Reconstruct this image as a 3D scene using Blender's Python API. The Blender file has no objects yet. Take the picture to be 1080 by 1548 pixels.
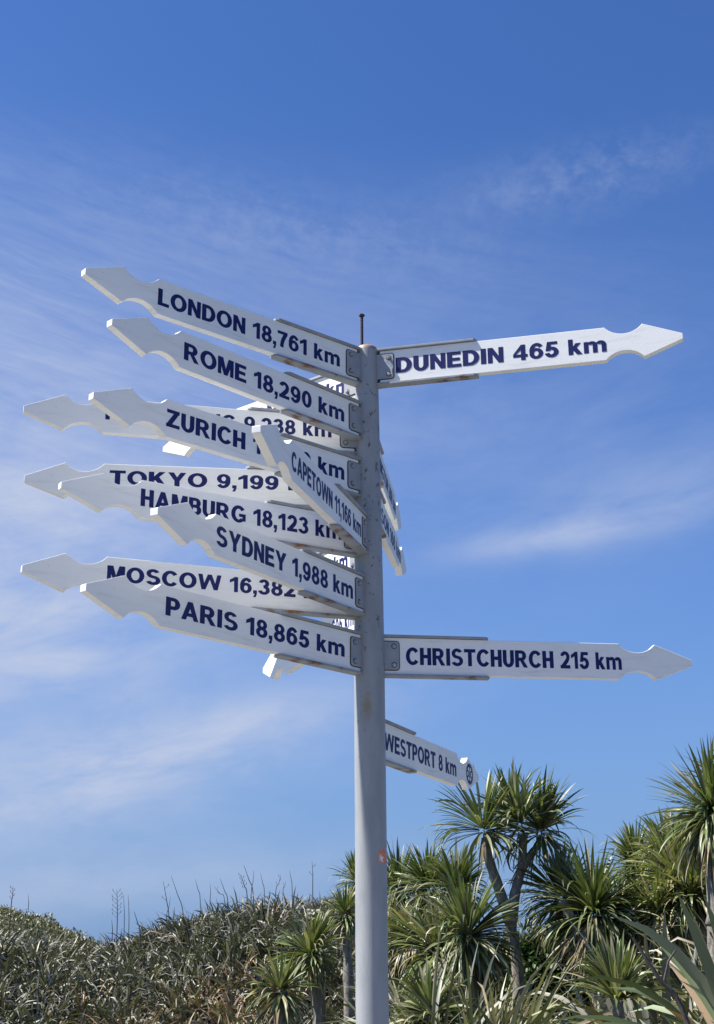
import bpy, bmesh, math, random, os
import numpy as np
from mathutils import Vector, Matrix
R = math.radians
sc = bpy.context.scene
col = sc.collection
random.seed(7)
rng = np.random.default_rng(11)

# ------------------------------------------------------------------ camera
EYE = 1.65
PITCH, ROLL, FPX = 18.09, -0.339, 2024.6
cam_d = bpy.data.cameras.new('camera'); cam = bpy.data.objects.new('camera', cam_d); col.objects.link(cam)
cam_d.sensor_fit = 'VERTICAL'; cam_d.sensor_height = 36; cam_d.lens = FPX / 1548 * 36
cam_d.clip_start = .05; cam_d.clip_end = 3000
cam.matrix_world = Matrix.Translation((0, 0, EYE)) @ Matrix.Rotation(R(90 + PITCH), 4, 'X') @ Matrix.Rotation(R(ROLL), 4, 'Z')
sc.camera = cam

# ------------------------------------------------------------------ light
SUN_AZ, SUN_EL = 184.0, 54.0     # direction towards the sun, degrees anticlockwise from +X
sun_d = bpy.data.lights.new('sun', 'SUN'); sun = bpy.data.objects.new('sun', sun_d); col.objects.link(sun)
sun_d.energy = 5.0; sun_d.angle = R(.53); sun_d.color = (1, .955, .88)
sv = Vector((math.cos(R(SUN_AZ)) * math.cos(R(SUN_EL)), math.sin(R(SUN_AZ)) * math.cos(R(SUN_EL)), math.sin(R(SUN_EL))))
sun.rotation_euler = sv.to_track_quat('Z', 'Y').to_euler()
sun.location = (-20, 0, 30)

w = bpy.data.worlds.new('World'); sc.world = w; w.use_nodes = True
nt = w.node_tree; nt.nodes.clear()
def N(t, **kw):
    n = nt.nodes.new(t)
    for k, v in kw.items(): setattr(n, k, v)
    return n
def M_(op, a, b=None, c=None):
    n = N('ShaderNodeMath', operation=op)
    for i, v in enumerate((a, b, c)):
        if v is None: continue
        if isinstance(v, (int, float)): n.inputs[i].default_value = v
        else: nt.links.new(v, n.inputs[i])
    return n.outputs[0]
sky = N('ShaderNodeTexSky', sky_type='NISHITA'); sky.sun_disc = False
sky.sun_elevation = R(SUN_EL); sky.sun_rotation = R(90 - SUN_AZ)
sky.altitude = 30; sky.air_density = 1.0; sky.dust_density = .7; sky.ozone_density = 2.2
tint = N('ShaderNodeMix', data_type='RGBA', blend_type='MULTIPLY'); tint.inputs[0].default_value = 1
nt.links.new(sky.outputs[0], tint.inputs[6]); tint.inputs[7].default_value = (.48, .775, 1.26, 1)
tc = N('ShaderNodeTexCoord'); sep = N('ShaderNodeSeparateXYZ'); nt.links.new(tc.outputs['Generated'], sep.inputs[0])
AZ = M_('ARCTAN2', sep.outputs[0], sep.outputs[1])
EL = M_('ARCSINE', sep.outputs[2])
def field(az, el, rot, sa, se):
    """soft elliptical patch of sky, centre and half sizes in radians"""
    da = M_('SUBTRACT', AZ, az); de = M_('SUBTRACT', EL, el)
    c, s = math.cos(rot), math.sin(rot)
    p = M_('ADD', M_('MULTIPLY', da, c / sa), M_('MULTIPLY', de, s / sa))
    q = M_('ADD', M_('MULTIPLY', da, -s / se), M_('MULTIPLY', de, c / se))
    return M_('POWER', 2.718, M_('MULTIPLY', M_('ADD', M_('MULTIPLY', p, p), M_('MULTIPLY', q, q)), -1.0))
def streaks(rot, sx, sy, scale, lo, hi, seed, dist=.6):
    cmb = N('ShaderNodeCombineXYZ')
    c, s = math.cos(rot), math.sin(rot)
    nt.links.new(M_('MULTIPLY', M_('ADD', M_('MULTIPLY', AZ, c), M_('MULTIPLY', EL, s)), sx), cmb.inputs[0])
    nt.links.new(M_('MULTIPLY', M_('ADD', M_('MULTIPLY', AZ, -s), M_('MULTIPLY', EL, c)), sy), cmb.inputs[1])
    cmb.inputs[2].default_value = seed
    nz = N('ShaderNodeTexNoise'); nz.inputs['Scale'].default_value = scale; nz.inputs['Detail'].default_value = 9
    nz.inputs['Roughness'].default_value = .62; nz.inputs['Distortion'].default_value = dist
    nt.links.new(cmb.outputs[0], nz.inputs['Vector'])
    mr = N('ShaderNodeMapRange', interpolation_type='SMOOTHSTEP'); nt.links.new(nz.outputs[0], mr.inputs[0])
    mr.inputs[1].default_value = lo; mr.inputs[2].default_value = hi
    return mr.outputs[0]
def skydir(px, py):
    return math.atan((px - 540) / FPX * 1.02), R(PITCH) - math.atan((py - 774) / FPX)
clouds = None
def add_cloud(px, py, wpx, hpx, rot, amount, tex):
    global clouds
    a, e = skydir(px, py)
    m = M_('MULTIPLY', M_('MULTIPLY', field(a, e, R(rot), wpx / FPX, hpx / FPX), tex), amount)
    clouds = m if clouds is None else M_('ADD', clouds, m)
t_fine = streaks(R(-13), 3.5, 26, 4.0, -.25, 1.15, 3.1, .5)
t_wide = streaks(R(16), 4, 13, 2.2, .20, .85, 8.7, .5)
t_soft = streaks(R(8), 3, 8, 3.0, .02, .88, 1.4, .3)
t_rip = streaks(R(-9), 26, 40, 2.2, .35, .70, 5.2, .2)
add_cloud(-80, 860, 380, 300, 0, .82, t_soft)
add_cloud(40, 940, 280, 150, 10, .62, t_wide)
add_cloud(40, 590, 460, 200, -12, .60, t_fine)
add_cloud(80, 770, 380, 40, 6, .25, t_wide)
add_cloud(60, 1010, 300, 30, 12, .30, t_wide)
add_cloud(330, 1125, 330, 55, 17, .75, t_soft)
add_cloud(120, 1190, 330, 110, 8, .60, t_soft)
add_cloud(830, 822, 150, 24, 7, .52, t_soft)
add_cloud(1010, 775, 200, 50, 12, .40, t_soft)
add_cloud(420, 350, 330, 60, -7, .12, t_rip)
add_cloud(930, 285, 200, 45, 5, .15, t_rip)
add_cloud(880, 295, 260, 40, 4, .14, t_wide)
add_cloud(760, 640, 460, 200, -8, .30, t_soft)
add_cloud(300, 380, 700, 110, -6, .22, t_fine)
add_cloud(200, 1335, 420, 45, 3, .46, t_soft)
cl = N('ShaderNodeClamp'); nt.links.new(clouds, cl.inputs[0])
hz = N('ShaderNodeMapRange', interpolation_type='SMOOTHSTEP'); nt.links.new(EL, hz.inputs[0])
hz.inputs[1].default_value = R(-2); hz.inputs[2].default_value = R(24); hz.inputs[3].default_value = .85; hz.inputs[4].default_value = 0
low = N('ShaderNodeMix', data_type='RGBA'); nt.links.new(hz.outputs[0], low.inputs[0]); nt.links.new(tint.outputs[2], low.inputs[6]); low.inputs[7].default_value = (1.74, 2.86, 5.15, 1)
mixc = N('ShaderNodeMix', data_type='RGBA'); nt.links.new(cl.outputs[0], mixc.inputs[0])
nt.links.new(low.outputs[2], mixc.inputs[6]); mixc.inputs[7].default_value = (4.15, 4.75, 6.3, 1)
bg = N('ShaderNodeBackground'); bg.inputs[1].default_value = .06
nt.links.new(mixc.outputs[2], bg.inputs[0])
out = N('ShaderNodeOutputWorld'); nt.links.new(bg.outputs[0], out.inputs[0])

vs = sc.view_settings
vs.view_transform = 'Standard'; vs.look = 'None'; vs.exposure = 1.05; vs.gamma = 1; vs.use_curve_mapping = False

# ------------------------------------------------------------------ materials
def mat(name, build):
    m = bpy.data.materials.new(name); m.use_nodes = True
    t = m.node_tree; p = t.nodes['Principled BSDF']
    build(t, p); return m
def noise(t, scale, detail=4, rough=.6, vec=None, dims=None):
    n = t.nodes.new('ShaderNodeTexNoise'); n.inputs['Scale'].default_value = scale
    n.inputs['Detail'].default_value = detail; n.inputs['Roughness'].default_value = rough
    if vec is not None: t.links.new(vec, n.inputs['Vector'])
    return n.outputs[0]
def ocoord(t, scale=(1, 1, 1)):
    c = t.nodes.new('ShaderNodeTexCoord'); mp = t.nodes.new('ShaderNodeMapping')
    mp.inputs['Scale'].default_value = scale; t.links.new(c.outputs['Object'], mp.inputs[0]); return mp.outputs[0]
def ramp(t, fac, stops):
    r = t.nodes.new('ShaderNodeValToRGB'); e = r.color_ramp.elements
    e[0].position, e[0].color = stops[0][0], (*stops[0][1], 1)
    e[1].position, e[1].color = stops[-1][0], (*stops[-1][1], 1)
    for p, c in stops[1:-1]:
        x = e.new(p); x.color = (*c, 1)
    t.links.new(fac, r.inputs[0]); return r.outputs[0]
def mixrgb(t, fac, a, b, mode='MIX'):
    n = t.nodes.new('ShaderNodeMix'); n.data_type = 'RGBA'; n.blend_type = mode
    for i, v in ((0, fac), (6, a), (7, b)):
        if isinstance(v, (int, float)): n.inputs[i].default_value = v
        elif isinstance(v, tuple): n.inputs[i].default_value = (*v, 1)
        else: t.links.new(v, n.inputs[i])
    return n.outputs[2]
def bump(t, p, h, strength, dist=.002):
    b = t.nodes.new('ShaderNodeBump'); b.inputs['Strength'].default_value = strength; b.inputs['Distance'].default_value = dist
    t.links.new(h, b.inputs['Height']); t.links.new(b.outputs[0], p.inputs['Normal'])

def b_board(t, p):
    v = ocoord(t)
    streak = noise(t, 6, 6, .65, ocoord(t, (1.2, 1, 9)))
    spots = noise(t, 70, 3, .6, v)
    c1 = ramp(t, streak, [(.28, (.68, .67, .64)), (.46, (.785, .785, .77)), (.8, (.815, .815, .805))])
    c2 = mixrgb(t, ramp(t, spots, [(.70, (0, 0, 0)), (.78, (.45, .45, .45))]), c1, (.45, .41, .34))
    t.links.new(c2, p.inputs['Base Color']); p.inputs['Roughness'].default_value = .5
    p.inputs['Specular IOR Level'].default_value = .3
    bump(t, p, noise(t, 160, 3, .6, v), .12, .001)
M_board = mat('white_board_paint', b_board)
def b_pole(t, p):
    v = ocoord(t)
    big = noise(t, 5, 6, .65, ocoord(t, (3, 3, .8)))
    c1 = ramp(t, big, [(.3, (.23, .243, .256)), (.55, (.285, .298, .31)), (.75, (.315, .325, .335))])
    chips = noise(t, 38, 6, .72, ocoord(t, (1, 1, .7)))
    hz = t.nodes.new('ShaderNodeSeparateXYZ'); t.links.new(v, hz.inputs[0])
    up = t.nodes.new('ShaderNodeMapRange'); t.links.new(hz.outputs[2], up.inputs[0])
    up.inputs[1].default_value = 2.0; up.inputs[2].default_value = 3.2; up.inputs[3].default_value = .0; up.inputs[4].default_value = .085
    ad = t.nodes.new('ShaderNodeMath'); ad.operation = 'ADD'; t.links.new(chips, ad.inputs[0]); t.links.new(up.outputs[0], ad.inputs[1])
    rust = ramp(t, ad.outputs[0], [(.665, (0, 0, 0)), (.72, (1, 1, 1))])
    rc = ramp(t, noise(t, 60, 3, .6, v), [(.35, (.05, .035, .035)), (.6, (.16, .075, .045))])
    c2 = mixrgb(t, rust, c1, rc)
    # rusty rim at the very top and below the lowest bracket
    tz = t.nodes.new('ShaderNodeMapRange'); t.links.new(hz.outputs[2], tz.inputs[0])
    tz.inputs[1].default_value = 3.972; tz.inputs[2].default_value = 3.992
    c2 = mixrgb(t, tz.outputs[0], c2, (.36, .20, .12))
    def spot(cx, cy, cz, r0, r1, sz):
        s = t.nodes.new('ShaderNodeVectorMath'); s.operation = 'SUBTRACT'; t.links.new(v, s.inputs[0]); s.inputs[1].default_value = (cx, cy, cz)
        q = t.nodes.new('ShaderNodeVectorMath'); q.operation = 'MULTIPLY'; t.links.new(s.outputs[0], q.inputs[0]); q.inputs[1].default_value = (1, 1, sz)
        l = t.nodes.new('ShaderNodeVectorMath'); l.operation = 'LENGTH'; t.links.new(q.outputs[0], l.inputs[0])
        a2 = t.nodes.new('ShaderNodeMath'); a2.operation = 'MULTIPLY_ADD'; t.links.new(noise(t, 75, 4, .7, v), a2.inputs[0]); a2.inputs[1].default_value = .05; t.links.new(l.outputs['Value'], a2.inputs[2])
        return ramp(t, a2.outputs[0], [(r0 + .025, (1, 1, 1)), (r1 + .025, (0, 0, 0))])
    c2 = mixrgb(t, spot(.046, -.04, EYE + .318, .020, .027, .9), c2, (.62, .17, .07))
    c2 = mixrgb(t, spot(.040, -.045, EYE + .312, .008, .012, 1), c2, (.72, .66, .60))
    c2 = mixrgb(t, spot(-.012, -.058, EYE + .86, .004, .03, .4), c2, (.24, .20, .15))
    t.links.new(c2, p.inputs['Base Color']); p.inputs['Roughness'].default_value = .48
    bump(t, p, noise(t, 90, 4, .7, v), .35, .0015)
M_pole = mat('grey_pole_paint', b_pole)
def b_bracket(t, p):
    v = ocoord(t)
    c1 = ramp(t, noise(t, 9, 5, .65, v), [(.3, (.21, .225, .25)), (.6, (.29, .305, .33))])
    sep_ = t.nodes.new('ShaderNodeSeparateXYZ'); t.links.new(v, sep_.inputs[0])
    low = t.nodes.new('ShaderNodeMapRange'); t.links.new(sep_.outputs[2], low.inputs[0])
    low.inputs[1].default_value = -.060; low.inputs[2].default_value = -.074; low.inputs[4].default_value = .10
    ad = t.nodes.new('ShaderNodeMath'); ad.operation = 'ADD'; t.links.new(noise(t, 15, 6, .7, ocoord(t, (.7, 1, 1))), ad.inputs[0]); t.links.new(low.outputs[0], ad.inputs[1])
    rust = ramp(t, ad.outputs[0], [(.63, (0, 0, 0)), (.70, (1, 1, 1))])
    rc = ramp(t, noise(t, 80, 3, .6, v), [(.35, (.06, .035, .028)), (.6, (.24, .11, .06))])
    t.links.new(mixrgb(t, rust, c1, rc), p.inputs['Base Color']); p.inputs['Roughness'].default_value = .55
    bump(t, p, noise(t, 120, 4, .7, v), .3, .001)
M_brk = mat('grey_bracket_paint', b_bracket)
def b_letter(t, p):
    v = ocoord(t)
    t.links.new(ramp(t, noise(t, 30, 3, .6, v), [(.3, (.009, .014, .088)), (.7, (.014, .020, .12))]), p.inputs['Base Color'])
    p.inputs['Roughness'].default_value = .5; p.inputs['Specular IOR Level'].default_value = .2
M_let = mat('navy_vinyl', b_letter)
def b_steel(t, p):
    v = ocoord(t)
    t.links.new(ramp(t, noise(t, 60, 3, .6, v), [(.3, (.30, .30, .31)), (.7, (.62, .62, .63))]), p.inputs['Base Color'])
    p.inputs['Roughness'].default_value = .38; p.inputs['Metallic'].default_value = .7
M_steel = mat('galvanised_steel', b_steel)
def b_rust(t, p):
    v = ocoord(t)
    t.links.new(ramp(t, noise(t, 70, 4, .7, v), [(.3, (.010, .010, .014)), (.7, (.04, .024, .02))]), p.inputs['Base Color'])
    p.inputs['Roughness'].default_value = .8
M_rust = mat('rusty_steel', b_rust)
def leafmat(name, rough, transl, spec=.5):
    def b(t, p):
        at = t.nodes.new('ShaderNodeAttribute'); at.attribute_name = 'tone'
        t.links.new(at.outputs['Color'], p.inputs['Base Color'])
        p.inputs['Roughness'].default_value = rough; p.inputs['Specular IOR Level'].default_value = spec
        if transl:
            tr = t.nodes.new('ShaderNodeBsdfTranslucent'); t.links.new(mixrgb(t, 1.0, at.outputs['Color'], (1.3, 1.5, .6), 'MULTIPLY'), tr.inputs[0])
            ms = t.nodes.new('ShaderNodeMixShader'); ms.inputs[0].default_value = transl
            t.links.new(p.outputs[0], ms.inputs[1]); t.links.new(tr.outputs[0], ms.inputs[2])
            t.links.new(ms.outputs[0], t.nodes['Material Output'].inputs[0])
    return mat(name, b)
M_flax = leafmat('flax_leaf', .46, .10, .45)
M_cord = leafmat('cabbage_tree_leaf', .42, .16, .5)
M_dead = leafmat('dead_leaf', .75, .10, .2)
M_shrub = leafmat('shrub_leaf', .45, .15, .4)
def b_trunk(t, p):
    v = ocoord(t, (1, 1, .35))
    n = noise(t, 22, 6, .7, v)
    t.links.new(ramp(t, n, [(.3, (.07, .06, .05)), (.5, (.19, .17, .145)), (.72, (.33, .305, .265))]), p.inputs['Base Color'])
    p.inputs['Roughness'].default_value = .9; bump(t, p, n, .8, .02)
M_trunk = mat('cabbage_tree_bark', b_trunk)
def b_stalk(t, p):
    t.links.new(ramp(t, noise(t, 40, 3, .6, ocoord(t)), [(.3, (.03, .025, .022)), (.7, (.09, .075, .06))]), p.inputs['Base Color'])
    p.inputs['Roughness'].default_value = .8
M_stalk = mat('dry_stalk', b_stalk)
def b_ground(t, p):
    v = ocoord(t)
    t.links.new(ramp(t, noise(t, 1.1, 8, .7, v), [(.3, (.030, .034, .016)), (.55, (.06, .065, .028)), (.75, (.11, .10, .055))]), p.inputs['Base Color'])
    g_ = ramp(t, noise(t, 14, 6, .7, v), [(.3, (.19, .18, .16)), (.6, (.27, .255, .23)), (.8, (.33, .315, .285))])
    ln_ = t.nodes.new('ShaderNodeVectorMath'); ln_.operation = 'LENGTH'; t.links.new(v, ln_.inputs[0])
    ad_ = t.nodes.new('ShaderNodeMath'); ad_.operation = 'MULTIPLY_ADD'; t.links.new(noise(t, .8, 5, .7, v), ad_.inputs[0]); ad_.inputs[1].default_value = 3; t.links.new(ln_.outputs['Value'], ad_.inputs[2])
    c0 = p.inputs['Base Color'].links[0].from_socket
    mr_ = t.nodes.new('ShaderNodeMapRange'); t.links.new(ad_.outputs[0], mr_.inputs[0]); mr_.inputs[1].default_value = 10.5; mr_.inputs[2].default_value = 9.5
    t.links.new(mixrgb(t, mr_.outputs[0], c0, g_), p.inputs['Base Color'])
    p.inputs['Roughness'].default_value = .95; bump(t, p, noise(t, 9, 6, .7, v), .8, .05)
M_ground = mat('rough_grass_ground', b_ground)

# ------------------------------------------------------------------ helpers
def link_mesh(name, me, m, parent=None):
    o = bpy.data.objects.new(name, me); col.objects.link(o)
    if m is not None and not me.materials: me.materials.append(m)
    if parent is not None: o.parent = parent
    return o
def from_bm(name, bm, m, parent=None, smooth=False):
    bmesh.ops.recalc_face_normals(bm, faces=bm.faces)
    me = bpy.data.meshes.new(name); bm.to_mesh(me); bm.free()
    if smooth:
        for f in me.polygons: f.use_smooth = True
    return link_mesh(name, me, m, parent)
def empty(name, loc):
    o = bpy.data.objects.new(name, None); o.location = loc; o.empty_display_size = .2; col.objects.link(o); return o
def tag(o, label=None, cat=None, group=None, kind=None):
    for k, v in (('label', label), ('category', cat), ('group', group), ('kind', kind)):
        if v: o[k] = v
    return o
def prism(bm, pts, y0, y1, axis='y', bevel=0):
    """closed outline pts (a,b) swept between y0 and y1"""
    vs0 = [bm.verts.new((a, y0, b)) for a, b in pts]; vs1 = [bm.verts.new((a, y1, b)) for a, b in pts]
    n = len(pts)
    bm.faces.new(vs0); bm.faces.new(vs1[::-1])
    for i in range(n):
        bm.faces.new((vs0[i], vs1[i], vs1[(i + 1) % n], vs0[(i + 1) % n]))
def hprism(bm, pts, z0, z1):
    vs0 = [bm.verts.new((a, b, z0)) for a, b in pts]; vs1 = [bm.verts.new((a, b, z1)) for a, b in pts]
    n = len(pts)
    bm.faces.new(vs0[::-1]); bm.faces.new(vs1)
    for i in range(n):
        bm.faces.new((vs0[i], vs0[(i + 1) % n], vs1[(i + 1) % n], vs1[i]))
def tube(bm, path, radii, n=10, cap=True):
    rings = []
    for i, (p, r) in enumerate(zip(path, radii)):
        p = Vector(p)
        a = Vector(path[max(i - 1, 0)]); b = Vector(path[min(i + 1, len(path) - 1)])
        d = (b - a).normalized(); s = d.cross(Vector((0, 1, .02))).normalized(); q = s.cross(d)
        rings.append([bm.verts.new(p + (s * math.cos(2 * math.pi * k / n) + q * math.sin(2 * math.pi * k / n)) * r) for k in range(n)])
    for A, B in zip(rings, rings[1:]):
        for k in range(n): bm.faces.new((A[k], A[(k + 1) % n], B[(k + 1) % n], B[k]))
    if cap: bm.faces.new(rings[0][::-1]); bm.faces.new(rings[-1])
def smoothpath(pts, rs, sub=5):
    P = [Vector(p) for p in pts]; out = []; orad = []
    for i in range(len(P) - 1):
        p0, p1, p2, p3 = P[max(i - 1, 0)], P[i], P[i + 1], P[min(i + 2, len(P) - 1)]
        for k in range(sub):
            t = k / sub
            out.append(.5 * ((2 * p1) + (p2 - p0) * t + (2 * p0 - 5 * p1 + 4 * p2 - p3) * t * t + (3 * p1 - p0 - 3 * p2 + p3) * t ** 3))
            orad.append(rs[i] * (1 - t) + rs[i + 1] * t)
    return out + [P[-1]], orad + [rs[-1]]

class Leaves:
    """many strap leaves gathered into one mesh; each leaf is a folded blade"""
    def __init__(s): s.v, s.f, s.c, s.n = [], [], [], 0
    def add(s, base, az, th0, bend, length, width, tone, segs=6, power=1.6, wshape='strap', fold=.25, twist=None):
        """arrays over leaves: base (n,3), az, th0 = lean from vertical, bend = extra lean at the tip"""
        n = len(az); t = np.linspace(0, 1, segs + 1)
        th = th0[:, None] + bend[:, None] * t[None, :] ** power
        dl = (length / segs)[:, None]
        mid = .5 * (th[:, 1:] + th[:, :-1])
        rad = np.concatenate([np.zeros((n, 1)), np.cumsum(np.sin(mid) * dl, 1)], 1)
        zz = np.concatenate([np.zeros((n, 1)), np.cumsum(np.cos(mid) * dl, 1)], 1)
        cx = base[:, 0, None] + rad * np.cos(az)[:, None]; cy = base[:, 1, None] + rad * np.sin(az)[:, None]; cz = base[:, 2, None] + zz
        if wshape == 'strap': prof = np.interp(t, [0, .15, .6, .85, 1], [.55, .85, 1, .7, .04])
        else: prof = np.interp(t, [0, .12, .45, .8, 1], [.6, .8, 1, .6, .02])
        hw = .5 * width[:, None] * prof[None, :]
        tw = np.zeros(n) if twist is None else twist
        twt = tw[:, None] * t[None, :]
        # side vector (horizontal) and normal vector of the blade
        sx, sy = -np.sin(az)[:, None], np.cos(az)[:, None]
        nx, ny, nz = -np.cos(th) * np.cos(az)[:, None], -np.cos(th) * np.sin(az)[:, None], np.sin(th)
        ct, st = np.cos(twt), np.sin(twt)
        ax, ay, az_ = sx * ct + nx * st, sy * ct + ny * st, nz * st
        bx, by, bz = nx * ct - sx * st, ny * ct - sy * st, nz * ct
        L = np.stack([cx + ax * hw + bx * hw * fold, cy + ay * hw + by * hw * fold, cz + az_ * hw + bz * hw * fold], -1)
        Rr = np.stack([cx - ax * hw + bx * hw * fold, cy - ay * hw + by * hw * fold, cz - az_ * hw + bz * hw * fold], -1)
        C = np.stack([cx, cy, cz], -1)
        V = np.stack([L, C, Rr], 2).reshape(-1, 3)       # n,(segs+1),3
        k = (segs + 1) * 3
        i0 = s.n + np.arange(n)[:, None, None] * k + np.arange(segs)[None, :, None] * 3
        fa = np.concatenate([i0 + 0, i0 + 1, i0 + 4, i0 + 3], -1); fb = np.concatenate([i0 + 1, i0 + 2, i0 + 5, i0 + 4], -1)
        s.v.append(V); s.f.append(fa.reshape(-1, 4)); s.f.append(fb.reshape(-1, 4))
        s.c.append(np.repeat(tone, k, 0)); s.n += n * k
    def build(s, name, m, parent=None, smooth=True):
        v = np.concatenate(s.v).astype(np.float32); f = np.concatenate(s.f).astype(np.int32); c = np.concatenate(s.c)
        if parent is not None: v = v - np.array(parent.location, np.float32)
        return quadmesh(name, v, f, c, m, parent, smooth)
def quadmesh(name, v, f, c, m, parent=None, smooth=True):
    me = bpy.data.meshes.new(name)
    me.vertices.add(len(v)); me.vertices.foreach_set('co', np.ascontiguousarray(v, np.float32).ravel())
    me.loops.add(f.size); me.loops.foreach_set('vertex_index', np.ascontiguousarray(f, np.int32).ravel())
    me.polygons.add(len(f)); me.polygons.foreach_set('loop_start', np.arange(0, f.size, 4, dtype=np.int32))
    if smooth: me.polygons.foreach_set('use_smooth', np.ones(len(f), bool))
    at = me.attributes.new('tone', 'FLOAT_COLOR', 'POINT')
    at.data.foreach_set('color', np.concatenate([c, np.ones((len(c), 1))], 1).astype(np.float32).ravel())
    me.update(calc_edges=True); me.validate()
    return link_mesh(name, me, m, parent)
def tones(n, stops, jit=.18):
    stops = np.array(stops); i = rng.integers(0, len(stops), n)
    return np.clip(stops[i] * (1 + jit * rng.standard_normal((n, 1))), .004, .9)
def at(px, py, D):
    """a point D metres in front of the lens' foot along +Y, seen at that spot of the photograph"""
    x0, y0 = (px - 540) / FPX, -(py - 774) / FPX
    r = R(ROLL); x_, y_ = x0 * math.cos(r) - y0 * math.sin(r), x0 * math.sin(r) + y0 * math.cos(r)
    p = R(PITCH)
    d = Vector((x_, math.cos(p) - y_ * math.sin(p), math.sin(p) + y_ * math.cos(p)))
    return Vector((d.x * D / d.y, D, EYE + d.z * D / d.y))

# ------------------------------------------------------------------ ground and hill
def gh(x, y):
    x = np.asarray(x, float); y = np.asarray(y, float)
    ramp_ = np.clip((y - 15) / 20, 0, 1); ramp_ = ramp_ * ramp_ * (3 - 2 * ramp_)
    u = x * 35 / np.maximum(y, 15)                       # same bearing at 35 m
    crest = np.interp(u, [-16, -9.5, -8, -6.6, -5.2, -3.6, -2, 0, 1.8, 3.6, 5.5, 9, 14], [.9, .85, .65, .48, .85, 1.4, 1.62, 1.7, 1.4, .3, .0, .5, 1.0])
    h = ramp_ * crest
    dip = np.clip((y - 10) / 12, 0, 1); dip = dip * dip * (3 - 2 * dip); rise = np.clip((y - 23) / 13, 0, 1); rise = rise * rise * (3 - 2 * rise)
    h = h * rise - 1.75 * dip * (1 - rise) * np.interp(x / np.maximum(y, 1), [0, .05], [1, .12])
    back = np.clip((y - 37) / 22, 0, 1); h = h - back * back * 2.2
    far = np.exp(-((y - 95) / 26) ** 2) * np.interp(x, [-70, -34, -25, -21.5, -17, -10, 20, 80], [6.5, 6.3, 5.6, 5.1, 3.0, 1.9, 1.5, 1.5])
    h = h + far * np.clip((y - 50) / 20, 0, 1)
    return h + .06 * np.sin(x * 1.3 + y * .7) * np.clip((y - 14) / 8, 0, 1)
def build_ground():
    xs = np.concatenate([np.linspace(-2400, -90, 14), np.linspace(-80, 80, 121), np.linspace(90, 2400, 14)])
    ys = np.concatenate([np.linspace(-600, -12, 8), np.linspace(-8, 130, 116), np.linspace(145, 2700, 14)])
    X, Y = np.meshgrid(xs, ys); Z = gh(X, Y)
    v = np.stack([X, Y, Z], -1).reshape(-1, 3); nx = len(xs)
    i = (np.arange(len(ys) - 1)[:, None] * nx + np.arange(nx - 1)[None, :]).ravel()
    f = np.stack([i, i + 1, i + nx + 1, i + nx], -1)
    o = quadmesh('ground', v, f, np.ones((len(v), 3)), M_ground)
    tag(o, 'rough grassy ground rising to the flax covered slope', 'ground', kind='structure')
build_ground()

# ------------------------------------------------------------------ signpost
PX, PY = .0433, 5.012
post = empty('signpost', (PX, PY, 0))
tag(post, 'tall grey pole carrying many white arrow boards with navy city names and distances', 'signpost')
def build_pole():
    bm = bmesh.new()
    zs = [0, .5, 1, 1.6, 2.2, 2.7, 2.95, 3.2, 3.4, 3.6, 3.8, 3.9, 3.975, 3.988, 3.994]
    rs = [.058, .058, .058, .058, .058, .0578, .0560, .0535, .0510, .0490, .0470, .0455, .0445, .0435, .038]
    # rings
    n = 48; rings = []
    for z, r in zip(zs, rs):
        rings.append([bm.verts.new((r * math.cos(2 * math.pi * k / n), r * math.sin(2 * math.pi * k / n), z)) for k in range(n)])
    for A, B in zip(rings, rings[1:]):
        for k in range(n): bm.faces.new((A[k], A[(k + 1) % n], B[(k + 1) % n], B[k]))
    bm.faces.new(rings[0][::-1]); bm.faces.new(rings[-1])
    o = from_bm('pole', bm, M_pole, post, True)
    # concrete footing collar
    return o
build_pole()
def build_rod():
    bm = bmesh.new()
    z0 = 3.985; x0, y0 = -.019, -.005
    zz = [z0 + i * .004 for i in range(38)]
    path = [(x0, y0, z) for z in zz]; rad = [.0056 + (.0010 if i % 2 else 0) for i in range(len(zz))]
    tube(bm, path, rad, 10)
    rod = from_bm('threaded_rod', bm, M_rust, post)
    bm = bmesh.new(); tube(bm, [(x0, y0, zz[-1] + .0008), (x0, y0, zz[-1] + .003), (x0, y0, zz[-1] + .009), (x0, y0, zz[-1] + .012)], [.008, .0125, .0125, .009], 6)
    from_bm('nut', bm, M_rust, rod)
    bm = bmesh.new(); tube(bm, [(x0, y0, 3.9945), (x0, y0, 4.001)], [.014, .0135], 6)
    from_bm('lock_nut', bm, M_rust, rod)
build_rod()

# bold sans capitals drawn as flat vinyl pieces, capital height 1; every piece of a letter lies a hair above the one before
TS, TB_ = .29, .20
def q(*p): return [list(p)]
def V(x, y0=0, y1=1, w=TS): return [[(x, y0), (x + w, y0), (x + w, y1), (x, y1)]]
def Hb(y, x0, x1, h=TB_): return [[(x0, y), (x1, y), (x1, y + h), (x0, y + h)]]
def band(cx, cy, rx, ry, a0=0, a1=360, tx=TS, ty=TB_):
    n = max(6, int(abs(a1 - a0) / 9)); o = []
    for k in range(n + 1):
        a = R(a0 + (a1 - a0) * k / n); o.append(((cx + rx * math.cos(a), cy + ry * math.sin(a)), (cx + (rx - tx) * math.cos(a), cy + (ry - ty) * math.sin(a))))
    return [('strip', o)]
def spine(pts, wd):
    P = [Vector((*p, 0)) for p in pts]; P, _ = smoothpath(P, [1] * len(P), 5); o = []
    for k, p in enumerate(P):
        d = (P[min(k + 1, len(P) - 1)] - P[max(k - 1, 0)]).normalized(); o.append(((p.x - d.y * wd / 2, p.y + d.x * wd / 2), (p.x + d.y * wd / 2, p.y - d.x * wd / 2)))
    return [('strip', o)]
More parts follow.
